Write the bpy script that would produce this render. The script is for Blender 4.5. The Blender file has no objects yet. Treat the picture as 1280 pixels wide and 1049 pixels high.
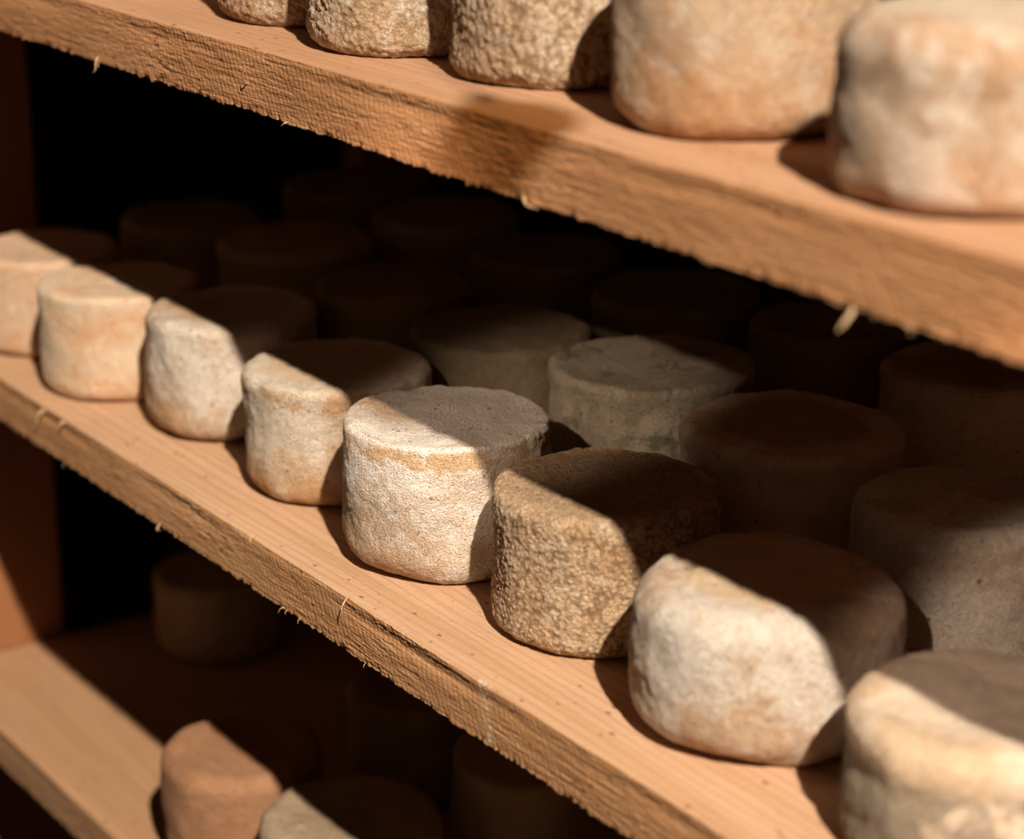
import bpy, math
import numpy as np
from mathutils import Matrix, Vector

SC = bpy.context.scene
COL = SC.collection

# ------------------------------------------------------------------ noise
def _hash(ix, iy, iz, seed):
    h = (ix.astype(np.int64)*374761393 + iy.astype(np.int64)*668265263 +
         iz.astype(np.int64)*2147483647 + seed*1274126177) & 0xFFFFFFFF
    h = ((h ^ (h >> 13))*1274126177) & 0xFFFFFFFF
    h = ((h ^ (h >> 16))*2246822519) & 0xFFFFFFFF
    return h ^ (h >> 15)

_G = np.array([[1,1,0],[-1,1,0],[1,-1,0],[-1,-1,0],[1,0,1],[-1,0,1],[1,0,-1],[-1,0,-1],
               [0,1,1],[0,-1,1],[0,1,-1],[0,-1,-1],[1,1,0],[-1,1,0],[0,-1,1],[0,-1,-1]], float)

def perlin(P, seed=0):
    I = np.floor(P).astype(np.int64); F = P - I
    U = F*F*F*(F*(F*6-15)+10)
    out = 0
    for dx in (0, 1):
        wx = U[:, 0] if dx else 1-U[:, 0]
        for dy in (0, 1):
            wy = U[:, 1] if dy else 1-U[:, 1]
            for dz in (0, 1):
                wz = U[:, 2] if dz else 1-U[:, 2]
                g = _G[_hash(I[:, 0]+dx, I[:, 1]+dy, I[:, 2]+dz, seed) & 15]
                d = g[:, 0]*(F[:, 0]-dx) + g[:, 1]*(F[:, 1]-dy) + g[:, 2]*(F[:, 2]-dz)
                out = out + wx*wy*wz*d
    return out

def fbm(P, seed=0, octv=3, gain=.5):
    a, s, o = 1., 1., 0
    for k in range(octv):
        o = o + a*perlin(P*s, seed+k*17); a *= gain; s *= 2.03
    return o

def worley(P, seed=0):
    I = np.floor(P).astype(np.int64); F = P - I
    d1 = np.full(len(P), 9.)
    for dx in (-1, 0, 1):
        for dy in (-1, 0, 1):
            for dz in (-1, 0, 1):
                h = _hash(I[:, 0]+dx, I[:, 1]+dy, I[:, 2]+dz, seed)
                q = ((dx+(h & 255)/255.-F[:, 0])**2 + (dy+((h >> 8) & 255)/255.-F[:, 1])**2 + (dz+((h >> 16) & 255)/255.-F[:, 2])**2)
                d1 = np.minimum(d1, q)
    return np.sqrt(d1)

# ------------------------------------------------------------------ mesh helpers
def mesh_obj(name, verts, faces, mat, parent=None, smooth=True):
    me = bpy.data.meshes.new(name)
    me.from_pydata([tuple(v) for v in verts], [], faces)
    me.update()
    if smooth:
        me.polygons.foreach_set('use_smooth', np.ones(len(me.polygons), bool))
    me.materials.append(mat)
    o = bpy.data.objects.new(name, me); COL.objects.link(o)
    if parent is not None:
        o.parent = parent
    return o

def quads_obj(name, V, Q, T, mat, parent=None):
    """verts (n,3), quads (m,4), tris (k,3) as arrays: fast path for dense meshes"""
    me = bpy.data.meshes.new(name)
    me.vertices.add(len(V)); me.vertices.foreach_set('co', np.asarray(V, np.float32).ravel())
    nl = Q.size + T.size
    me.loops.add(nl)
    me.loops.foreach_set('vertex_index', np.concatenate([Q.ravel(), T.ravel()]).astype(np.int32))
    npoly = len(Q) + len(T)
    me.polygons.add(npoly)
    st = np.concatenate([np.arange(len(Q))*4, Q.size + np.arange(len(T))*3]).astype(np.int32)
    me.polygons.foreach_set('loop_start', st)
    me.polygons.foreach_set('use_smooth', np.ones(npoly, bool))
    me.update(calc_edges=True); me.validate()
    me.materials.append(mat)
    o = bpy.data.objects.new(name, me); COL.objects.link(o)
    if parent is not None:
        o.parent = parent
    return o

def tag(o, label, cat=None, group=None, kind=None):
    if label: o['label'] = label
    if cat: o['category'] = cat
    if group: o['group'] = group
    if kind: o['kind'] = kind
    return o

# ------------------------------------------------------------------ materials
class NT:
    def __init__(s, name):
        s.m = bpy.data.materials.new(name); s.m.use_nodes = True
        s.t = s.m.node_tree; s.t.nodes.clear()
        s.out = s.n('ShaderNodeOutputMaterial'); s.b = s.n('ShaderNodeBsdfPrincipled')
        s.t.links.new(s.b.outputs[0], s.out.inputs[0])
    def n(s, t): return s.t.nodes.new(t)
    def l(s, a, b): s.t.links.new(a, b)
    def math(s, op, a, b=None, c=None, clamp=False):
        n = s.n('ShaderNodeMath'); n.operation = op; n.use_clamp = clamp
        for i, v in enumerate((a, b, c)):
            if v is None: continue
            if isinstance(v, (int, float)): n.inputs[i].default_value = v
            else: s.l(v, n.inputs[i])
        return n.outputs[0]
    def mapping(s, v, scale=(1, 1, 1), loc=(0, 0, 0)):
        n = s.n('ShaderNodeMapping'); n.inputs['Scale'].default_value = scale
        n.inputs['Location'].default_value = loc; s.l(v, n.inputs[0]); return n.outputs[0]
    def noise(s, v, scale, detail=4, rough=.55, dist=0.):
        n = s.n('ShaderNodeTexNoise'); n.inputs['Scale'].default_value = scale
        n.inputs['Detail'].default_value = detail; n.inputs['Roughness'].default_value = rough
        n.inputs['Distortion'].default_value = dist; s.l(v, n.inputs['Vector']); return n.outputs['Fac']
    def voro(s, v, scale, feature='F1'):
        n = s.n('ShaderNodeTexVoronoi'); n.feature = feature; n.inputs['Scale'].default_value = scale
        s.l(v, n.inputs['Vector']); return n.outputs['Distance']
    def step(s, f, a, b):
        """0 below a, 1 above b (a > b runs the other way)"""
        n = s.n('ShaderNodeMapRange'); n.interpolation_type = 'SMOOTHSTEP'
        lo, hi, o0, o1 = (a, b, 0., 1.) if a < b else (b, a, 1., 0.)
        n.inputs['From Min'].default_value = lo; n.inputs['From Max'].default_value = hi
        n.inputs['To Min'].default_value = o0; n.inputs['To Max'].default_value = o1
        s.l(f, n.inputs['Value']); return n.outputs[0]
    def mix(s, f, a, b):
        n = s.n('ShaderNodeMix'); n.data_type = 'RGBA'
        for i, v in ((0, f), (6, a), (7, b)):
            if isinstance(v, (int, float)): n.inputs[i].default_value = v
            elif isinstance(v, tuple): n.inputs[i].default_value = (*v, 1) if len(v) == 3 else v
            else: s.l(v, n.inputs[i])
        return n.outputs[2]
    def bump(s, h, dist, strength=1., prev=None):
        n = s.n('ShaderNodeBump'); n.inputs['Strength'].default_value = strength
        n.inputs['Distance'].default_value = dist; s.l(h, n.inputs['Height'])
        if prev is not None: s.l(prev, n.inputs['Normal'])
        return n.outputs[0]
    def done(s, col, rough=.9, nrm=None, spec=.15):
        if isinstance(col, tuple): s.b.inputs['Base Color'].default_value = (*col, 1)
        else: s.l(col, s.b.inputs['Base Color'])
        s.b.inputs['Roughness'].default_value = rough
        s.b.inputs['Specular IOR Level'].default_value = spec
        if nrm is not None: s.l(nrm, s.b.inputs['Normal'])
        return s.m

def objcoord(k):
    tc = k.n('ShaderNodeTexCoord'); return tc.outputs['Object']

def rind(name, base, tan, ochre, mould=(.32, .25, .19), a_tan=.5, a_ochre=.3, a_mould=.2, speck=.4,
         h=.07, foot=.3, rim=0., side_mould=0., top=None, offset=0., bump_s=1., pit_dark=0., mottle=.55, spots=.5, bloom=0., rtop=.05, rub=None):
    """cheese rind: powdery bloom over tan paste, with ochre stains, grey mould and dark specks"""
    k = NT(name); oc = objcoord(k)
    v = k.mapping(oc, loc=(offset, offset*1.7, offset*.6))
    sep = k.n('ShaderNodeSeparateXYZ'); k.l(oc, sep.inputs[0]); z = sep.outputs['Z']
    n1 = k.noise(v, 26, 6, .6, .4); n2 = k.noise(v, 75, 6, .65, .3)
    n3 = k.noise(v, 330, 4, .6); n4 = k.noise(v, 48, 5, .62, .8); n5 = k.noise(v, 900, 2, .6)
    c = k.mix(k.math('MULTIPLY', k.step(n1, .62-a_tan*.35, .80-a_tan*.35), .85), base, tan)
    c = k.mix(k.math('MULTIPLY', k.step(n2, .50, .64), .55*a_tan+.1), c, tan)
    c = k.mix(k.math('MULTIPLY', k.step(n4, .72-a_ochre*.35, .84-a_ochre*.3), .85), c, ochre)
    # powdery mottling, a few millimetres across, thinner here and there
    nm = k.noise(v, 125, 9, .80, .3); nk = k.noise(k.mapping(v, loc=(.6, 4.1, 2.2)), 250, 6, .75, .4)
    wear = k.math('MULTIPLY_ADD', k.step(n1, .35, .65), .65, .35)
    c = k.mix(k.math('MULTIPLY', k.math('MULTIPLY', k.step(nm, .46, .60), wear), mottle), c, tan)
    c = k.mix(k.math('MULTIPLY', k.math('MULTIPLY', k.step(nk, .54, .66), wear), mottle*.8), c, ochre)
    c = k.mix(k.math('MULTIPLY', k.step(nk, .44, .34), mottle*.35), c, tuple(min(.86, x*1.12) for x in base))
    if bloom:     # white bloom in islands over the tan paste
        nb = k.noise(k.mapping(v, loc=(2.2, 6.4, 1.1)), 60, 7, .72, .7)
        c = k.mix(k.math('MULTIPLY', k.step(nb, .49, .60), bloom), c, (.87, .78, .66))
    # stains that climb from the foot of the cheese
    ft = k.math('MULTIPLY', k.step(k.math('ADD', z, k.math('MULTIPLY_ADD', n2, .05, -.025)), h*.62, h*.1), foot)
    c = k.mix(k.math('MULTIPLY', ft, k.step(n1, .38, .6)), c, ochre)
    # mould, anywhere on the rind and extra on the side of some cheeses
    mm = k.math('MULTIPLY', k.step(k.noise(k.mapping(v, loc=(3.1, 1.2, .4)), 60, 6, .68, .5), .74-a_mould*.4, .86-a_mould*.4), .75)
    c = k.mix(mm, c, mould)
    if side_mould:
        sm = k.math('MULTIPLY', k.step(z, h-.012, h-.020), k.step(k.noise(k.mapping(v, loc=(7.7, .3, 2.)), 40, 5, .65, .6), .60-side_mould*.3, .72-side_mould*.3))
        c = k.mix(k.math('MULTIPLY', sm, .8), c, mould)
    if rim:
        rm = k.math('MULTIPLY', k.step(k.math('ADD', z, k.math('MULTIPLY_ADD', n2, .036, -.018)), h-.013, h-.0095),
                    k.step(k.math('ADD', z, k.math('MULTIPLY_ADD', n3, .004, -.002)), h-.0015, h-.0040))
        c = k.mix(k.math('MULTIPLY', k.math('MULTIPLY', rm, k.step(n4, .42, .52)), rim), c, ochre)
    if top is not None:  # inner top tint; on some rinds it paints the shaded look into the colour
        ln = k.n('ShaderNodeVectorMath'); ln.operation = 'LENGTH'; k.l(k.mapping(oc, scale=(1, 1, 0)), ln.inputs[0])
        rho = k.math('ADD', ln.outputs['Value'], k.math('MULTIPLY_ADD', n4, .024, -.012))
        inner = k.math('MULTIPLY', k.step(rho, rtop*.86, rtop*.62), k.step(z, h-.008, h-.004))
        c = k.mix(k.math('MULTIPLY', inner, k.math('MULTIPLY_ADD', n2, .6, .50)), c, top)
    if rub is not None:      # a worn flank where the bloom has come off
        rd = k.n('ShaderNodeVectorMath'); rd.operation = 'DOT_PRODUCT'; k.l(oc, rd.inputs[0]); rd.inputs[1].default_value = (rub[0], rub[1], -.55)
        rv = k.math('ADD', rd.outputs['Value'], k.math('MULTIPLY_ADD', n4, .05, -.025))
        c = k.mix(k.math('MULTIPLY', k.math('MULTIPLY', k.step(rv, .014, .036), k.step(nm, .40, .56)), .85), c, (.56, .38, .25))
    # fine powder grain
    c = k.mix(k.math('MULTIPLY', k.step(n3, .52, .70), speck*.55), c, tan)
    c = k.mix(k.math('MULTIPLY', k.step(n5, .36, .22), speck*.5), c, ochre)
    sp = k.step(k.voro(v, 130), .17, .09)
    sp = k.math('MULTIPLY', sp, k.step(k.noise(v, 60, 2), .50, .54))
    c = k.mix(k.math('MULTIPLY', sp, min(1., speck*1.3)), c, (.16, .11, .07))
    s3 = k.math('MULTIPLY', k.step(k.voro(k.mapping(v, loc=(5., 2., 1.)), 360), .24, .12), k.step(k.noise(v, 90, 3), .50, .58))
    c = k.mix(k.math('MULTIPLY', s3, spots), c, (.22, .14, .08))
    if pit_dark:
        at = k.n('ShaderNodeAttribute'); at.attribute_name = 'pit'
        c = k.mix(k.math('MULTIPLY', at.outputs['Fac'], pit_dark), c, tuple(x*.55 for x in ochre))
    n6 = k.noise(v, 1500, 2, .6)
    b = k.bump(nm, .0009, .7*bump_s)
    b = k.bump(n3, .0010, .7*bump_s, b)
    b = k.bump(n5, .0014, 1.*bump_s, b)
    b = k.bump(n6, .0011, 1.*bump_s, b)
    return k.done(c, .92, b, .12)

# ------------------------------------------------------------------ cheeses
def cheese_mesh(mat, seed, r, h, rt=.006, rb=.012, taper=.0, bulge=.0, lump=.0012, rough=.0004,
                pit=0., pscale=330., lip=0., sag=.001, oval=.012, tilt=(0, 0), nt=300, nl=150, vert=1.):
    # profile from foot centre to top centre, (radius, z, normal r, normal z)
    prof = []
    def add(x, z, nx, nz): prof.append((x, z, nx, nz))
    for x in np.linspace(0.002, r-rb, 12): add(x, 0, 0, -1)
    for a in np.linspace(-90, 0, 14)[1:]:
        a = math.radians(a); add(r-rb+rb*math.cos(a), rb+rb*math.sin(a), math.cos(a), math.sin(a))
    for z in np.linspace(rb, h-rt, 40)[1:-1]: add(r, z, 1, 0)
    for a in np.linspace(0, 90, 14):
        a = math.radians(a); add(r-rt+rt*math.cos(a), h-rt+rt*math.sin(a), math.cos(a), math.sin(a))
    for x in np.linspace(r-rt, .001, 24)[1:]: add(x, h, 0, 1)
    prof = np.array(prof)
    L = np.concatenate([[0], np.cumsum(np.hypot(np.diff(prof[:, 0]), np.diff(prof[:, 1])))])
    # spend few rings under the foot and on the inner top, many where the camera looks
    dens = np.where(prof[:, 1] < 1e-6, .25, 1.0); dens = np.where((prof[:, 1] > h-1e-6), .7, dens)
    D = np.concatenate([[0], np.cumsum(np.diff(L)*.5*(dens[1:]+dens[:-1]))])
    s = np.interp(np.linspace(0, D[-1], nl), D, L)
    p = np.stack([np.interp(s, L, prof[:, i]) for i in range(4)], 1)
    t = np.clip(p[:, 1]/h, 0, 1)
    k = 1 + taper*(t-.5) + bulge*(4*t*(1-t)-.6)
    if lip:   # cap that overhangs the side, with a shallow groove below
        k = k - lip*np.exp(-((p[:, 1]-(h-.010-rt))/.0065)**2)
    rad = p[:, 0]*k
    th = np.linspace(0, 2*math.pi, nt, endpoint=False)
    R, TH = np.meshgrid(rad, th, indexing='ij'); Z = np.repeat(p[:, 1][:, None], nt, 1)
    ca, sa = np.cos(TH), np.sin(TH)
    ov = 1 + oval*np.cos(2*TH+seed*1.3) + oval*.6*np.cos(3*TH+seed*2.1)
    X, Y = R*ca*ov, R*sa*ov
    N = np.stack([(p[:, 2][:, None]*ca).ravel(), (p[:, 2][:, None]*sa).ravel(), np.repeat(p[:, 3], nt)], 1)
    P = np.stack([X.ravel(), Y.ravel(), Z.ravel()], 1)
    S = P + seed*3.77
    d = lump*1.5*fbm(S*26, seed, 2) + lump*.38*fbm(S*75, seed+5, 2) + rough*.55*fbm(S*240, seed+9, 3, .7)
    pm = np.zeros(len(P))
    if pit:
        W = S + .0012*np.stack([perlin(S*260, seed+40), perlin(S*260, seed+41), perlin(S*260, seed+42)], 1)
        q = .52 - worley(W*np.array([1, 1, vert])*pscale, seed+21) + .25*perlin(W*pscale*1.7, seed+22) + .3*perlin(W*pscale*.33, seed+23)
        side = np.clip(1.25-np.abs(N[:, 2])*.7, 0, 1)
        d = d + pit*side*np.clip(q*2., -1., .7)
        pm = np.clip(-q*2.6+.32, 0, 1)*side
    # small chips along the top rim
    e = np.exp(-((Z.ravel()-h)/.004)**2)*np.exp(-((np.hypot(P[:, 0], P[:, 1])-r)/.006)**2)
    d = d + e*.0007*fbm(S*130, seed+31, 2)
    P = P + N*d[:, None]
    rr = np.hypot(P[:, 0], P[:, 1])/r
    P[:, 2] += (P[:, 2]/h)*(tilt[0]*P[:, 0] + tilt[1]*P[:, 1] - sag*np.clip(1-rr**2, 0, 1)*np.clip(p[:, 3], 0, 1).repeat(nt))
    P[:, 2] = np.maximum(P[:, 2], 0.)
    i = np.arange(nl-1)[:, None]*nt; j = np.arange(nt)[None, :]; j2 = (j+1) % nt
    Q = np.stack([i+j, i+j2, i+nt+j2, i+nt+j], 2).reshape(-1, 4)
    b0 = len(P); P = np.vstack([P, [[0, 0, 0], [0, 0, P[-nt:, 2].mean()]]])
    jj = np.arange(nt); jn = (jj+1) % nt
    T = np.vstack([np.stack([np.full(nt, b0), jn, jj], 1), np.stack([np.full(nt, b0+1), (nl-1)*nt+jj, (nl-1)*nt+jn], 1)])
    o = quads_obj('cheese', P, Q, T, mat)
    if pit:
        at = o.data.attributes.new('pit', 'FLOAT', 'POINT')
        at.data.foreach_set('value', np.append(pm, [0, 0]).astype(np.float32))
    return o

def cheese(x, y, z, label, group, mat, seed, rot=0., **kw):
    o = cheese_mesh(mat, seed, **kw)
    o.location = (x, y, z); o.rotation_euler = (0, 0, rot)
    return tag(o, label, 'cheese', group)

MID, LOW, TOP = 0., -.261, .2535
WHITE = (.80, .73, .63); CREAM = (.74, .60, .42); TAN = (.60, .42, .25); OCHRE = (.56, .33, .15)
BROWN = (.40, .25, .13); GREY = (.27, .25, .20); RUST = (.50, .25, .12)

# ---- front row of the middle shelf
G = 'cheeses on the middle shelf, front row'
m = rind('rind_sharp', (.85, .79, .72), (.66, .51, .39), (.63, .41, .22), a_tan=.40, a_ochre=.10, a_mould=.12, speck=.55, h=.0725, foot=.85, rim=.9, top=(.72, .64, .57), offset=1.2, mottle=.5, spots=.7, bloom=0.5, rub=(.12, -.99))
cheese(-.0207, .0728, MID, 'white-bloomed cheese in sharp focus, ochre band bared under its crisp top rim', G, m, 5,
       r=.0522, h=.0725, rt=.0028, rb=.016, taper=-.03, lump=.0012, rough=.00045, nt=560, nl=300)
m = rind('rind_pitted_brown', (0.704, 0.500, 0.323), (0.550, 0.347, 0.190), (.42, .25, .12), (.30, .22, .12), a_tan=.5, a_ochre=.3, a_mould=.3, speck=.5, h=.068, foot=.2, top=(.46, .32, .20), rtop=.062, offset=2.9, pit_dark=.75, bloom=0.3)
cheese(.0934, .0871, MID, 'tan-brown cheese with pitted rind just right of the sharp white-bloomed cheese', G, m, 11,
       r=.0535, h=.068, rt=.006, rb=.010, sag=-.0008, lump=.0013, rough=.0004, pit=.0005, pscale=400, nt=640, nl=300)
m = rind('rind_pinkish', (.84, .75, .66), (0.624, 0.431, 0.281), (0.504, 0.289, 0.172), a_tan=.5, a_ochre=.20, a_mould=.12, speck=.35, h=.0655, foot=.3, top=(.76, .54, .33), offset=4.4, mottle=1., bloom=0.7)
cheese(.2185, .0785, MID, 'pale cheese with pinkish blotches and well-rounded rims, just left of the cream-capped cheese', G, m, 17,
       r=.056, h=.0665, rt=.012, rb=.017, bulge=.03, lump=.0014, rough=.0004, sag=-.001, nt=480, nl=240)
m = rind('rind_cream_cap', (0.784, 0.640, 0.504), (.62, .45, .29), (.56, .36, .20), (.24, .20, .15), a_tan=.4, a_ochre=.25, a_mould=.1, speck=.3, h=.058, foot=.2, side_mould=.85, top=(.76, .62, .48), offset=6.1, mottle=.45)
cheese(.344, .080, MID, 'cheese with a cream cap over a grey mottled side, nearest at the lower right corner', G, m, 23,
       r=.053, h=.058, rt=.010, rb=.010, lip=.022, lump=.0016, rough=.0005, nt=400, nl=200)
m = rind('rind_cream_spots', (.82, .71, .57), (.68, .49, .33), (.58, .33, .16), a_tan=.45, a_ochre=.18, a_mould=.15, speck=.4, h=.067, foot=.9, rim=.7, top=(.72, .50, .31), offset=7.7, bloom=0.5)
cheese(-.1444, .0808, MID, 'cream cheese with orange stains at its foot, just left of the sharp white-bloomed cheese', G, m, 29,
       r=.0510, h=.067, rt=.006, rb=.012, taper=.02, lump=.0012, rough=.0004, nt=480, nl=240)
m = rind('rind_chalky', (.83, .74, .63), (.64, .44, .29), (.56, .32, .14), a_tan=.5, a_ochre=.28, a_mould=.22, speck=.45, h=.070, foot=.6, top=(.62, .43, .26), offset=9.3, bloom=0.6)
cheese(-.2697, .0824, MID, 'chalky white cheese with ochre patches, third from the left end of the middle shelf', G, m, 31,
       r=.0505, h=.070, rt=.006, rb=.016, taper=-.03, lump=.0015, rough=.0005, nt=440, nl=220)
m = rind('rind_orange_cream', (0.880, 0.679, 0.473), (0.867, 0.519, 0.308), (0.725, 0.403, 0.217), a_tan=.55, a_ochre=.4, a_mould=.08, speck=.25, h=.067, foot=.4, offset=10.8, bloom=0.35)
cheese(-.3752, .060, MID, 'orange-cream cheese in front shelf row, second from the left end of the middle shelf', G, m, 37,
       r=.0485, h=.067, rt=.005, rb=.010, lump=.0012, nt=360, nl=180)
m = rind('rind_peach', (0.830, 0.571, 0.391), (0.739, 0.459, 0.279), (.56, .32, .18), a_tan=.5, a_ochre=.3, a_mould=.05, speck=.2, h=.0645, foot=.2, offset=12.4, bloom=0.2)
cheese(-.4889, .0606, MID, 'peach-coloured cheese cut off by the left edge, standing by the upright post', G, m, 41,
       r=.0483, h=.0645, rt=.006, rb=.010, lump=.0011, nt=320, nl=160)

# ---- second row of the middle shelf
G = 'cheeses on the middle shelf, second row'
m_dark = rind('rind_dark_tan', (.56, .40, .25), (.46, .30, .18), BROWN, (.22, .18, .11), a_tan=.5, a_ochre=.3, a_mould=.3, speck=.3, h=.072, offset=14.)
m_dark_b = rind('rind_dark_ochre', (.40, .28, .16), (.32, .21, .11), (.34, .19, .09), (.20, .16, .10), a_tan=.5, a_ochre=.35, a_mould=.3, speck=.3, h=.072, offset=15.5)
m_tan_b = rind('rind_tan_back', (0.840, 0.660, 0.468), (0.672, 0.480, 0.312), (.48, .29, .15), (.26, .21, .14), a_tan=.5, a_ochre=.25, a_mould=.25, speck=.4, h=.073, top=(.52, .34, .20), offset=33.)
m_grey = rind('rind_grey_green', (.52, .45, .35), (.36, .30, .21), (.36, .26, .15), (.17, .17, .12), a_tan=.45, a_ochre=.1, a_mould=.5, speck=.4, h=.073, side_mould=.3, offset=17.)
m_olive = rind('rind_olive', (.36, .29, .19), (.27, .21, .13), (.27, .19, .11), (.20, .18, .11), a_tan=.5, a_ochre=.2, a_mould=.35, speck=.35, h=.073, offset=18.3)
m_white_b = rind('rind_white_speckled', (.76, .68, .58), (.56, .44, .33), (.46, .32, .2), (.26, .22, .17), a_tan=.5, a_ochre=.12, a_mould=.3, speck=.7, h=.066, offset=19.9, bloom=0.4)
low = dict(nt=260, nl=130, lump=.0014)
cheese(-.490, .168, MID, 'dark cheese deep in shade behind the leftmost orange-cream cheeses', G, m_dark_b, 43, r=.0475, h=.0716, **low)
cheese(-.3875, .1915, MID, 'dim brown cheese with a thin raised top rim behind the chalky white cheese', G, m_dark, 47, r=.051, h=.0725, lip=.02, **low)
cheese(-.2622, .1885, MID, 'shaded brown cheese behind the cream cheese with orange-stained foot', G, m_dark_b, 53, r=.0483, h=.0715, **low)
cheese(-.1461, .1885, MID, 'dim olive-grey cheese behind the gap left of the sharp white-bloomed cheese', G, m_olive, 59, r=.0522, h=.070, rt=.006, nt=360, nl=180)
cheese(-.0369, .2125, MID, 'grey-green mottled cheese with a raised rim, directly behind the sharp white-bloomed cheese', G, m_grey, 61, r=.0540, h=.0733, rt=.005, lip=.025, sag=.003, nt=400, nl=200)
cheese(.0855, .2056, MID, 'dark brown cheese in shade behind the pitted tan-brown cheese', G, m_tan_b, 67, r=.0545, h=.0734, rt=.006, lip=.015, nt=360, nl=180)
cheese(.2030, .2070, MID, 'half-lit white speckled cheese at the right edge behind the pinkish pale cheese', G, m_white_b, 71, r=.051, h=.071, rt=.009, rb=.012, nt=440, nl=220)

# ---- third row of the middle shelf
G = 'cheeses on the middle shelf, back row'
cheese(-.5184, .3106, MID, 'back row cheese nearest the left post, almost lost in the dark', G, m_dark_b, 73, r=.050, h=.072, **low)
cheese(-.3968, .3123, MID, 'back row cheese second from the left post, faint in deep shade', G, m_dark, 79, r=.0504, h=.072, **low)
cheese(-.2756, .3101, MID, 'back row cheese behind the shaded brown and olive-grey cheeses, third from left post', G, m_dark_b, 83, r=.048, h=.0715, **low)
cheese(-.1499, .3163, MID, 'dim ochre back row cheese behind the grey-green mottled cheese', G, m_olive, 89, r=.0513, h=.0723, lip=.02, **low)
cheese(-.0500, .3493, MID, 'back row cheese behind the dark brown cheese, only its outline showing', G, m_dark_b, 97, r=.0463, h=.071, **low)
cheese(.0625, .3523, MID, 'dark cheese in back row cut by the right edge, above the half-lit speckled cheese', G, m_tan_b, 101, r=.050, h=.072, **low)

# ---- lower shelf
G = 'cheeses on the lower shelf'
m_rust = rind('rind_rust', (0.500, 0.261, 0.144), (0.420, 0.216, 0.112), (.46, .24, .13), a_tan=.5, a_ochre=.3, a_mould=.1, speck=.25, h=.072, foot=.2, offset=21.)
m_pale_low = rind('rind_pale_low', (.52, .40, .27), (.42, .30, .19), OCHRE, a_tan=.4, a_ochre=.2, a_mould=.3, speck=.3, h=.072, offset=22.4)
cheese(-.2315, .0589, LOW, 'rusty pink cheese on the lower shelf, its near side lit', G, m_rust, 103, r=.0485, h=.072, rt=.010, rb=.016, taper=.03, nt=320, nl=160)
cheese(-.1206, .0700, LOW, 'pale grey cheese at the bottom edge, just right of the rusty pink cheese', G, m_pale_low, 107, r=.0522, h=.0723, rt=.010, rb=.012, nt=320, nl=160)
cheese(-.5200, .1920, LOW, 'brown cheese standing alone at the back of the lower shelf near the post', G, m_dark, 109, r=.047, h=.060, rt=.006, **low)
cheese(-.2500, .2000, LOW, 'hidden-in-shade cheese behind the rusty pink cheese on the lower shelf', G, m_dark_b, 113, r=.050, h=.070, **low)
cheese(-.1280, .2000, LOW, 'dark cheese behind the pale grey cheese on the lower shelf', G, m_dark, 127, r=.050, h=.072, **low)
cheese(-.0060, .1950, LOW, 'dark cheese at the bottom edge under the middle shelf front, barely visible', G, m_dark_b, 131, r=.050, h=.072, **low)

# ---- top shelf
G = 'cheeses on the top shelf'
m_pit = rind('rind_pitted_straw', (0.700, 0.509, 0.360), (0.550, 0.355, 0.220), (.46, .26, .12), (.32, .25, .15), a_tan=.5, a_ochre=.3, a_mould=.2, speck=.4, h=.072, foot=.2, offset=24., pit_dark=.7, bloom=0.3)
m_pit_w = rind('rind_pitted_white', (0.777, 0.632, 0.497), (0.609, 0.428, 0.281), (.50, .30, .14), (.34, .27, .17), a_tan=.45, a_ochre=.3, a_mould=.2, speck=.4, h=.072, foot=.35, offset=25.6, pit_dark=.55, bloom=0.6)
m_pit_b = rind('rind_pitted_stripe', (.72, .56, .40), (.56, .38, .24), (.46, .26, .12), (.34, .26, .16), a_tan=.5, a_ochre=.25, a_mould=.2, speck=.35, h=.072, foot=.3, offset=27.1, pit_dark=.75, bloom=0.35)
m_orange = rind('rind_orange', (0.651, 0.465, 0.319), (0.577, 0.353, 0.206), (.58, .29, .13), (.44, .36, .24), a_tan=.5, a_ochre=.4, a_mould=.25, speck=.3, h=.072, foot=.5, offset=28.8, mottle=.8, bloom=0.35)
m_peach_w = rind('rind_peach_white', (0.666, 0.496, 0.352), (0.594, 0.361, 0.224), (0.540, 0.269, 0.144), (.42, .35, .26), a_tan=.5, a_ochre=.4, a_mould=.25, speck=.25, h=.063, foot=.2, top=(.76, .63, .48), offset=30.3, mottle=.8, bloom=0.55)
cheese(-.3100, .0550, TOP, 'sliver of a cheese foot at the top edge, leftmost on the top shelf', G, m_pit, 137, r=.050, h=.072, nt=240, nl=120)
cheese(-.1490, .0779, TOP, 'straw cheese with a coarsely cracked rind, second from the left on the top shelf', G, m_pit, 139, r=.0495, h=.072, rb=.009, pit=.0008, pscale=330, vert=.7, nt=440, nl=220)
cheese(-.0430, .0690, TOP, 'whitish pitted cheese with a ledge at its foot, at the top edge left of centre', G, m_pit_w, 149, r=.0495, h=.072, rb=.010, pit=.0007, pscale=300, lump=.0022, nt=440, nl=220)
cheese(.0640, .0815, TOP, 'tan cheese with a basket-like pitted rind, at the top edge over the board shadow', G, m_pit_b, 151, r=.0505, h=.072, rb=.009, pit=.0008, pscale=330, vert=.65, nt=440, nl=220)
cheese(.1963, .0737, TOP, 'smooth orange-yellow cheese on the top shelf, second from the right', G, m_orange, 157, r=.0515, h=.072, rb=.014, lump=.0014, nt=320, nl=160)
cheese(.3406, .0595, TOP, 'low pale peach cheese with a white cap, nearest at the upper right corner', G, m_peach_w, 163, r=.050, h=.063, rt=.014, rb=.010, lip=.014, lump=.0016, nt=320, nl=160)
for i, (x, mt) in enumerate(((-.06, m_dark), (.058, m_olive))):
    cheese(x, .2050, TOP, ('shaded cheese behind the whitish pitted cheese on the top shelf', 'shaded cheese behind the tan basket-pitted cheese on the top shelf')[i], G, mt, 167+6*i, r=.0505, h=.072, **low)

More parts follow.
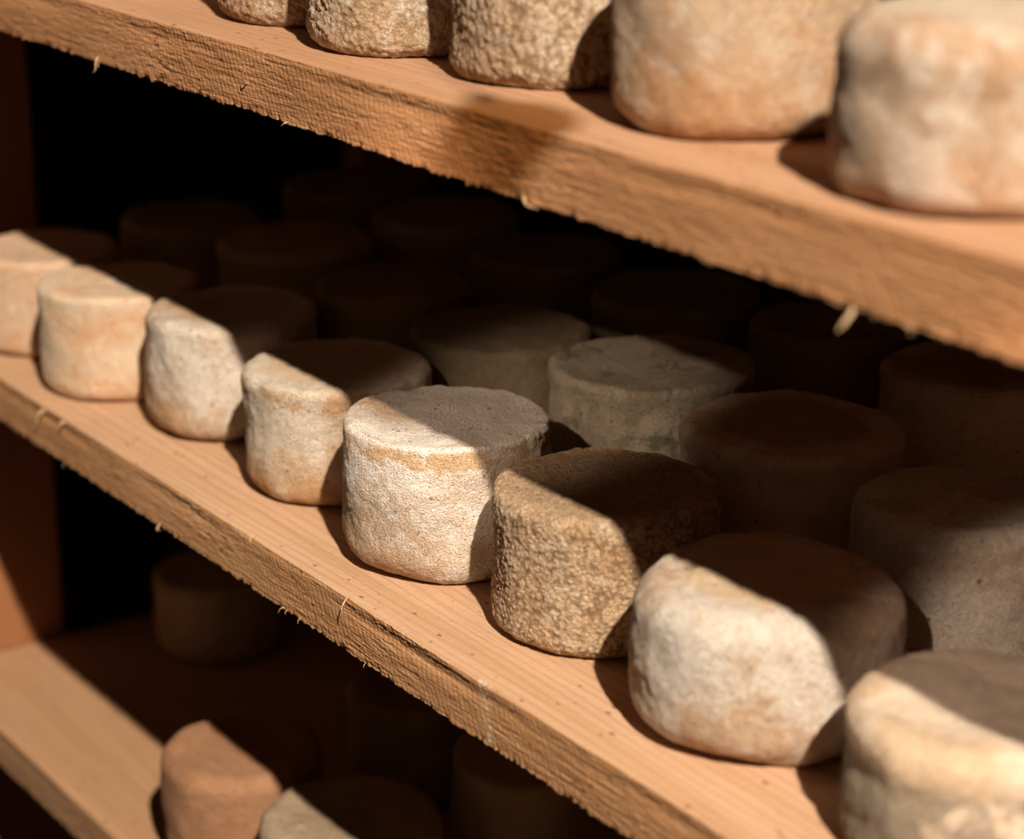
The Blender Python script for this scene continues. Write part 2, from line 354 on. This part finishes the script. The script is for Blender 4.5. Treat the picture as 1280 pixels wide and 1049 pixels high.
# ------------------------------------------------------------------ wood
def wood(name, light, mid, dark, offset=0., rough_face=False, smear=None, edge=None):
    """sawn softwood, grain along local x"""
    k = NT(name); oc = objcoord(k)
    v = k.mapping(oc, loc=(offset, offset*.37, offset*.21))
    g1 = k.noise(k.mapping(v, scale=(3.2, 60, 60)), 1., 6, .6, .6)      # broad bands
    g2 = k.noise(k.mapping(v, scale=(14, 420, 420)), 1., 5, .6, .2)     # fibres
    g3 = k.noise(k.mapping(v, scale=(60, 1300, 1300)), 1., 3, .6)
    n1 = k.noise(v, 22, 5, .6, .5); n2 = k.noise(v, 420, 3, .6)
    # growth rings cut lengthwise: long thin darker lines
    sep = k.n('ShaderNodeSeparateXYZ'); k.l(v, sep.inputs[0])
    ph = k.math('ADD', k.math('MULTIPLY', sep.outputs['Y'], 1050.), k.math('MULTIPLY', k.noise(k.mapping(v, scale=(2.6, 26, 26)), 1., 3, .5), 26.))
    ring = k.step(k.math('SINE', ph), .1, 1.)
    c = k.mix(k.step(g1, .35, .68), light, mid)
    c = k.mix(k.math('MULTIPLY', ring, .34), c, dark)
    c = k.mix(k.math('MULTIPLY', k.step(g2, .52, .72), .40), c, dark)
    c = k.mix(k.math('MULTIPLY', k.step(n1, .52, .72), .35), c, mid)
    c = k.mix(k.math('MULTIPLY', k.step(n2, .56, .72), .22), c, dark)
    # reddish flecks
    fl = k.math('MULTIPLY', k.step(k.voro(k.mapping(v, scale=(.8, 1.6, 1.6)), 110), .21, .12), k.step(k.noise(v, 31, 2), .50, .56))
    c = k.mix(k.math('MULTIPLY', fl, .9), c, (.26, .08, .04))
    if smear is not None:     # chalky streak left on the sawn edge
        s2 = k.n('ShaderNodeSeparateXYZ'); k.l(oc, s2.inputs[0])
        wv = k.math('ADD', k.math('SUBTRACT', s2.outputs['X'], smear), k.math('MULTIPLY', s2.outputs['Z'], .25))
        wob = k.math('ADD', wv, k.math('MULTIPLY_ADD', k.noise(v, 140, 3), .010, -.005))
        sm = k.math('MULTIPLY', k.step(k.math('ABSOLUTE', wob), .006, .001), k.step(k.noise(v, 500, 4, .7), .44, .60))
        sm = k.math('MULTIPLY', sm, k.step(s2.outputs['Y'], .003, .001))
        c = k.mix(k.math('MULTIPLY', sm, .7), c, (.78, .70, .60))
    if edge is not None:      # rough-sawn edge tint: warmer light on that face put into the colour
        s4 = k.n('ShaderNodeSeparateXYZ'); k.l(oc, s4.inputs[0])
        em = k.n('ShaderNodeVectorMath'); em.operation = 'MULTIPLY'; k.l(c, em.inputs[0]); em.inputs[1].default_value = edge
        geo = k.n('ShaderNodeNewGeometry'); s5 = k.n('ShaderNodeSeparateXYZ'); k.l(geo.outputs['True Normal'], s5.inputs[0])
        c = k.mix(k.math('MULTIPLY', k.step(s4.outputs['Y'], .0035, .0015), k.step(s5.outputs['Z'], .75, .45)), c, em.outputs[0])
    h = k.math('ADD', k.math('MULTIPLY', g2, 1.0), k.math('MULTIPLY', g3, .6))
    b = k.bump(h, .0014, .55); b = k.bump(n2, .0008, .5, b)
    return k.done(c, .88, b, .15)

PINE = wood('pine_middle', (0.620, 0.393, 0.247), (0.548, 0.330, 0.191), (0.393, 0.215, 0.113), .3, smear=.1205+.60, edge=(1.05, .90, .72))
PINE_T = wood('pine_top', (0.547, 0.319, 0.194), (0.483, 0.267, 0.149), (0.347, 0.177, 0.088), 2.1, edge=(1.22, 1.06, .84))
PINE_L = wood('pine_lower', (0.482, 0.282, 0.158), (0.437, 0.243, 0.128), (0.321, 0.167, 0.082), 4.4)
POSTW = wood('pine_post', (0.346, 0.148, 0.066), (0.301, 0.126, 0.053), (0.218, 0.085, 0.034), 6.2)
SPLW = wood('pine_splinter', (.74, .52, .30), (.68, .44, .24), (.52, .31, .15), 8.)

X0, X1, DEPTH = -.600, .62, .43

def plank(z_top, thick, mat, seed, label, dense=(-.5, .46)):
    """rough-sawn board: the front edge is torn, its lower arris ragged"""
    # cross-section walked front-bottom -> front-top -> back-top -> back-bottom
    nf = 58
    sec = []
    cr = .0012
    for z in np.linspace(-thick, 0, nf): sec.append((0, z, 'f'))
    for y in np.concatenate([np.linspace(.0006, .02, 16), np.linspace(.026, DEPTH, 28)]): sec.append((y, 0, 't'))
    for z in np.linspace(0, -thick, 5)[1:]: sec.append((DEPTH, z, 'b'))
    for y in np.concatenate([np.linspace(DEPTH, .03, 14)[1:], np.linspace(.02, .0008, 8)]): sec.append((y, -thick, 'u'))
    sec_y = np.array([s[0] for s in sec]); sec_z = np.array([s[1] for s in sec]); knd = np.array([s[2] for s in sec])
    xs = np.concatenate([np.arange(X0, dense[0], .004), np.arange(dense[0], dense[1], .00075), np.arange(dense[1], X1+.001, .004)])
    n, mx = len(sec), len(xs)
    X = np.repeat(xs[:, None], n, 1).ravel(); Y = np.tile(sec_y, mx); Z = np.tile(sec_z, mx); K = np.tile(knd, mx)
    P = np.stack([X, Y, Z], 1); S = P + seed*2.31
    # long waviness of the sawn edge
    wav = .0009*perlin(np.stack([X*6, 0*X, 0*X], 1)+seed, seed) + .0005*perlin(np.stack([X*22, 0*X, 0*X], 1)+seed, seed+1)
    front = np.exp(-Y/.0012)
    amp = .55 + .9*np.clip(perlin(np.stack([X*9, Z*30, 0*X], 1)+seed, seed+2)+.2, 0, 1)
    tear = fbm(S*np.array([60, 0, 560]), seed+3, 3, .6)      # fibres torn along x
    tear2 = fbm(S*np.array([190, 0, 1000]), seed+4, 2, .6)
    dy = wav - front*amp*(.00040*tear + .00026*tear2)
    # saw chatter: slanted marks
    dy = dy + front*.00007*np.sin(2*math.pi*(X+Z*.5)/.0042 + 3*perlin(S*40, seed+6))
    P[:, 1] += np.where((K == 'f') | (Y < .004), dy, wav*np.exp(-Y/.05))
    # a torn hollow runs along under the upper arris
    hol = .0011*np.clip(.55+1.6*perlin(np.stack([X*7, 0*X, 0*X], 1)+seed, seed+15), 0, 1.2)
    P[:, 1] += np.where(K == 'f', hol*np.exp(-((Z+.0065)/.0040)**2), 0)
    # rounded, chipped upper arris; ragged lower arris
    chip = np.clip(fbm(np.stack([X*120, 0*X, 0*X], 1)+seed, seed+7, 3)-.45, 0, 1)*.0022
    up = np.exp(-((Z)/.0025)**2)*np.exp(-(Y/.0022)**2)
    P[:, 2] -= up*(.0005 + chip); P[:, 1] += up*(.0004 + chip*.6)
    rag = fbm(np.stack([X*210, 0*X, 0*X], 1)+seed*1.9, seed+8, 3, .7)
    lo = np.exp(-((Z+thick)/.0022)**2)*np.exp(-(Y/.003)**2)
    P[:, 2] -= lo*(np.clip(rag, -.2, 1)*.0013*(.5+np.clip(1.6*perlin(np.stack([X*14, 0*X, 0*X], 1)+seed, seed+12)+.4, 0, 1.4)))
    P[:, 1] += lo*np.clip(-rag, 0, 1)*.001
    topm = (K == 't')
    P[:, 2] += np.where(topm, .00012*fbm(S*np.array([8, 260, 0]), seed+9, 2), 0)
    P[:, 0] -= X0
    i = np.arange(mx-1)[:, None]*n; j = np.arange(n)[None, :]; j2 = (j+1) % n
    Q = np.stack([i+j, i+n+j, i+n+j2, i+j2], 2).reshape(-1, 4)
    c0 = len(P); P = np.vstack([P, [[P[:n, 0].mean(), DEPTH/2, -thick/2], [P[-n:, 0].mean(), DEPTH/2, -thick/2]]])
    jj = np.arange(n); jn = (jj+1) % n
    T = np.vstack([np.stack([np.full(n, c0), jj, jn], 1), np.stack([np.full(n, c0+1), (mx-1)*n+jn, (mx-1)*n+jj], 1)])
    o = quads_obj('shelf_plank', P, Q, T, mat)
    o.location = (X0, 0, z_top)
    return tag(o, label, 'shelf')

G = None
p_top = plank(TOP, .031, PINE_T, 3, 'top shelf plank with rough sawn front edge, crossing the upper part of the picture')
p_mid = plank(MID, .0285, PINE, 8, 'middle shelf plank with chalky streak on its edge, under the sharp white-bloomed cheese')
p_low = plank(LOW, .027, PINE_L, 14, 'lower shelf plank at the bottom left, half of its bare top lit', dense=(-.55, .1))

p_up = plank(.646, .031, PINE_T, 21, 'unseen highest plank, added above the top shelf to keep the background dark', dense=(0., .05))  # added out of view to block lamp light from the background

def splinter(parent, pts, w, label=None, flat=.55):
    """tapered sliver of wood; pts are world points, the first rooted in the board"""
    pts = [Vector(p) for p in pts]
    # smooth the path
    path = []
    for i in range(len(pts)-1):
        a = pts[max(i-1, 0)]; b = pts[i]; c = pts[i+1]; d = pts[min(i+2, len(pts)-1)]
        for s in range(6):
            t = s/6
            path.append(.5*((2*b)+(c-a)*t+(2*a-5*b+4*c-d)*t*t+(3*b-a-3*c+d)*t**3))
    path.append(pts[-1])
    V, F = [], []; ns = 8; L = len(path)
    for i, p in enumerate(path):
        tg = (path[min(i+1, L-1)]-path[max(i-1, 0)]).normalized()
        sd = tg.cross(Vector((.2, 1, .1))).normalized(); up = tg.cross(sd)
        t = i/(L-1); ww = w*(1-.75*t**2.2)*(.9+.2*math.sin(i*1.7))
        for j in range(ns):
            a = 2*math.pi*j/ns
            V.append(p + sd*ww*math.cos(a) + up*ww*flat*math.sin(a))
    for i in range(L-1):
        for j in range(ns):
            j2 = (j+1) % ns; F.append((i*ns+j, i*ns+j2, (i+1)*ns+j2, (i+1)*ns+j))
    F.append(tuple(range(ns))[::-1]); F.append(tuple((L-1)*ns+j for j in range(ns)))
    off = Vector(parent.location)
    o = mesh_obj('splinter', [v-off for v in V], F, SPLW, parent)
    if label: o['label'] = label
    return o

zb = TOP-.031
splinter(p_top, [(.345, .002, zb+.001), (.3455, -.001, zb-.003), (.3425, -.003, zb-.0085)], .0016, 'pale stubby splinter hanging from lower edge')
splinter(p_top, [(-.252, .001, zb+.003), (-.2475, -.003, zb+.001), (-.2465, -.004, zb-.003), (-.2505, -.004, zb-.0055)], .0008, 'thin curled splinter')
splinter(p_top, [(.150, .001, zb+.002), (.157, -.002, zb-.0005), (.165, -.002, zb-.0005)], .0011, 'short splinter lying along lower edge')
splinter(p_top, [(-.083, .0015, zb+.012), (-.080, -.0022, zb+.016), (-.0775, -.003, zb+.021)], .00055)
splinter(p_mid, [(-.3600, .0012, -.0025), (-.3625, -.0022, -.0065), (-.3665, -.0030, -.0160)], .0015, 'pale sliver peeling down from upper edge')
splinter(p_mid, [(-.205, .001, -.0275), (-.201, -.003, -.029), (-.196, -.0035, -.0275)], .0009)
splinter(p_mid, [(-.3300, .001, -.0020), (-.3310, -.0016, -.0035), (-.3318, -.002, -.0065)], .0012)
splinter(p_mid, [(.0015, .001, -.0005), (.002, -.0022, -.004), (.0005, -.0026, -.010)], .0008, 'dark upright nick splinter')
rs = np.random.RandomState(4)
for p, zz, n, a, b in ((p_top, zb, 8, -.38, .40), (p_mid, -.0285, 5, -.36, .24)):
    for _ in range(n):
        x = rs.uniform(a, b); l = rs.uniform(.0015, .004); s = rs.choice([-1, 1])
        splinter(p, [(x, .001, zz+.0015), (x+s*l*.5, -.0018, zz+.0002), (x+s*l, -.0024, zz-rs.uniform(0, .0025))], rs.uniform(.0002, .0004))

# ------------------------------------------------------------------ uprights and the cellar
def upright(x0, x1, y0, y1, z0, z1, mat, label, seed):
    nx, ny, nz = 5, 30, 160
    V, F = [], []
    # board as a closed loop in plan with eased corners, swept in z
    r = .002; loop = []
    def seg(ax, ay, bx, by, n):
        for t in np.linspace(0, 1, n, endpoint=False): loop.append((ax+(bx-ax)*t, ay+(by-ay)*t))
    seg(x0+r, y0, x1-r, y0, nx); seg(x1-r, y0, x1, y0+r, 3); seg(x1, y0+r, x1, y1-r, ny); seg(x1, y1-r, x1-r, y1, 3)
    seg(x1-r, y1, x0+r, y1, nx); seg(x0+r, y1, x0, y1-r, 3); seg(x0, y1-r, x0, y0+r, ny); seg(x0, y0+r, x0+r, y0, 3)
    lp = np.array(loop); n = len(lp); zs = np.linspace(z0, z1, nz)
    # local frame: long axis along local x so that the grain runs up the board
    P = np.stack([np.repeat(zs-z0, n), np.tile(lp[:, 1]-y0, nz), np.tile(-(lp[:, 0]-x1), nz)], 1)
    d = .0005*fbm(P*np.array([6, 70, 70])+seed, seed, 3)
    cen = np.array([0, (y1-y0)/2, (x1-x0)/2])
    sgn = np.sign(P-cen); P[:, 1] -= np.clip(sgn[:, 1], 0, 1)*np.abs(d)*1.0; P[:, 2] += np.abs(d)*np.clip(-sgn[:, 2]+0, 0, 1)
    i = np.arange(nz-1)[:, None]*n; j = np.arange(n)[None, :]; j2 = (j+1) % n
    Q = np.stack([i+j, i+j2, i+n+j2, i+n+j], 2).reshape(-1, 4)
    c0 = len(P); P = np.vstack([P, [cen*[1, 1, 1], cen+[zs[-1]-z0, 0, 0]]])
    jj = np.arange(n); jn = (jj+1) % n
    T = np.vstack([np.stack([np.full(n, c0), jn, jj], 1), np.stack([np.full(n, c0+1), (nz-1)*n+jj, (nz-1)*n+jn], 1)])
    o = quads_obj('upright_post', P, Q, T, mat)
    # local x -> world z, local y -> world y, local z -> world -x
    o.matrix_world = Matrix(((0, 0, -1, x1), (0, 1, 0, y0), (1, 0, 0, z0), (0, 0, 0, 1)))
    return tag(o, label, 'post')

FLOOR = -.90
SHADOW_BULB = (.508, -.1265, .597)
upright(X0-.024, X0-.0003, .001, .104, FLOOR, .70, POSTW, 'reddish wooden upright post at the left end of the shelves', 5)
for (x0, x1, y0, y1, lb) in ((X0-.024, X0-.0003, .365, .428, 'rear wooden post at the left end of the rack, behind the reddish post'),
                             (X1+.0016, X1+.0255, .001, .104, 'front wooden post at the right end, past the cream-capped cheese'),
                             (X1+.0016, X1+.0255, .325, .428, 'rear wooden post at the right end of the rack, in the dark')):
    upright(x0, x1, y0, y1, FLOOR, .70, POSTW, lb, 6)

def stone(name, a, b, sc):
    k = NT(name); oc = objcoord(k)
    n = k.noise(oc, sc, 7, .65, .4); m_ = k.noise(oc, sc*6, 5, .6)
    c = k.mix(k.step(n, .35, .68), a, b)
    return k.done(c, .95, k.bump(k.math('ADD', n, k.math('MULTIPLY', m_, .4)), .03, .7), .1)

def slab(name, x0, x1, y0, y1, z0, z1, mat):
    V = [(x, y, z) for x in (x0, x1) for y in (y0, y1) for z in (z0, z1)]
    F = [(0, 1, 3, 2), (4, 6, 7, 5), (0, 4, 5, 1), (2, 3, 7, 6), (0, 2, 6, 4), (1, 5, 7, 3)]
    o = mesh_obj(name, V, F, mat, smooth=False); o['kind'] = 'structure'; return o

ST = stone('cellar_stone', (.05, .038, .028), (.025, .019, .015), 3.)
slab('floor', -3, 4.5, -3.2, 2.3, FLOOR-.1, FLOOR, stone('cellar_floor', (.09, .07, .055), (.05, .04, .03), 5.))
slab('wall_back', -3, 4.5, 2.3, 2.4, FLOOR, 3.4, ST)
slab('wall_left', -3.1, -3, -3.2, 2.4, FLOOR, 3.4, ST)
slab('ceiling', -3.1, 4.5, -3.2, 2.4, 3.4, 3.5, ST)

# ------------------------------------------------------------------ unseen bulb added to cast a soft shadow on the top plank edge
def lathe(name, prof, mat, parent, n=32):
    V, F = [], []
    for r, z in prof:
        for j in range(n):
            a = 2*math.pi*j/n; V.append((r*math.cos(a), r*math.sin(a), z))
    for i in range(len(prof)-1):
        for j in range(n):
            j2 = (j+1) % n; F.append((i*n+j, i*n+j2, (i+1)*n+j2, (i+1)*n+j))
    F.append(tuple(range(n))[::-1]); F.append(tuple((len(prof)-1)*n+j for j in range(n)))
    return mesh_obj(name, V, F, mat, parent)
k = NT('smoked_glass'); OPAL = k.done((.10, .06, .03), .25, None, .5)
tb = k.n('ShaderNodeBsdfTransparent'); tb.inputs[0].default_value = (.68, .57, .42, 1)  # see-through, so the added bulb casts only a partial shadow
mx = k.n('ShaderNodeMixShader'); mx.inputs[0].default_value = .90
k.l(k.b.outputs[0], mx.inputs[1]); k.l(tb.outputs[0], mx.inputs[2]); k.l(mx.outputs[0], k.out.inputs[0])
k = NT('black_plastic'); BLACK = k.done((.02, .02, .02), .5)
bulb = bpy.data.objects.new('shadow_bulb', None); COL.objects.link(bulb); bulb.location = SHADOW_BULB
tag(bulb, 'small unlit smoked-glass bulb added out of view to shade the top plank edge', 'bulb')
BR = .023
lathe('glass_globe', [(BR*math.sin(math.radians(a)), -BR*math.cos(math.radians(a))) for a in list(range(3, 150, 7))]+[(.0065, .0245), (.0065, .034)], OPAL, bulb)
lathe('socket', [(.0040, .032), (.0044, .035), (.0040, .041), (.002, .043)], BLACK, bulb)
lathe('cord', [(.0010, .042), (.0010, 3.4-SHADOW_BULB[2])], BLACK, bulb, 10)

# ------------------------------------------------------------------ light
def spot(name, loc, target, watts, col, angle, blend, radius):
    l = bpy.data.lights.new(name, 'SPOT'); l.energy = watts; l.color = col
    l.spot_size = math.radians(angle); l.spot_blend = blend; l.shadow_soft_size = radius
    o = bpy.data.objects.new(name, l); COL.objects.link(o); o.location = loc
    o.rotation_euler = (Vector(target)-Vector(loc)).to_track_quat('-Z', 'Y').to_euler()
    return o
spot('cellar_lamp', (3.0, -1.0, 2.92), (-.05, .05, 0), 1500, (1.0, .865, .715), 16.5, .2, .045)
spot('aisle_lamp', (.578, -.909, .80), (-.02, .12, .07), 50, (1.0, .76, .57), 8.5, 1., .012)
spot('aisle_lamp', (.957, -.922, .80), (.357, .118, .06), 54, (1.0, .78, .61), 8.0, .4, .012)

w = bpy.data.worlds.new('cellar_air'); SC.world = w; w.use_nodes = True
bg = w.node_tree.nodes['Background']; bg.inputs[0].default_value = (1., .70, .48, 1); bg.inputs[1].default_value = .060

# ------------------------------------------------------------------ camera
cam = bpy.data.cameras.new('camera'); co = bpy.data.objects.new('camera', cam); COL.objects.link(co)
R = Vector((.56122375, .82766413, 0)); U = Vector((-.25851538, .1752945, .94996928)); Fw = Vector((-.78625549, .53314532, -.31234335))
C = Vector((.90007232, -.51276909, .42879975))
co.matrix_world = Matrix(((R.x, U.x, -Fw.x, C.x), (R.y, U.y, -Fw.y, C.y), (R.z, U.z, -Fw.z, C.z), (0, 0, 0, 1)))
cam.sensor_width = 36; cam.lens = 2900/1280*36; cam.clip_start = .02
cam.dof.use_dof = True; cam.dof.focus_distance = 1.105; cam.dof.aperture_fstop = 5.6
SC.camera = co

SC.view_settings.view_transform = 'Standard'; SC.view_settings.look = 'None'
SC.view_settings.exposure = 0.; SC.view_settings.gamma = 1.; SC.view_settings.use_curve_mapping = False
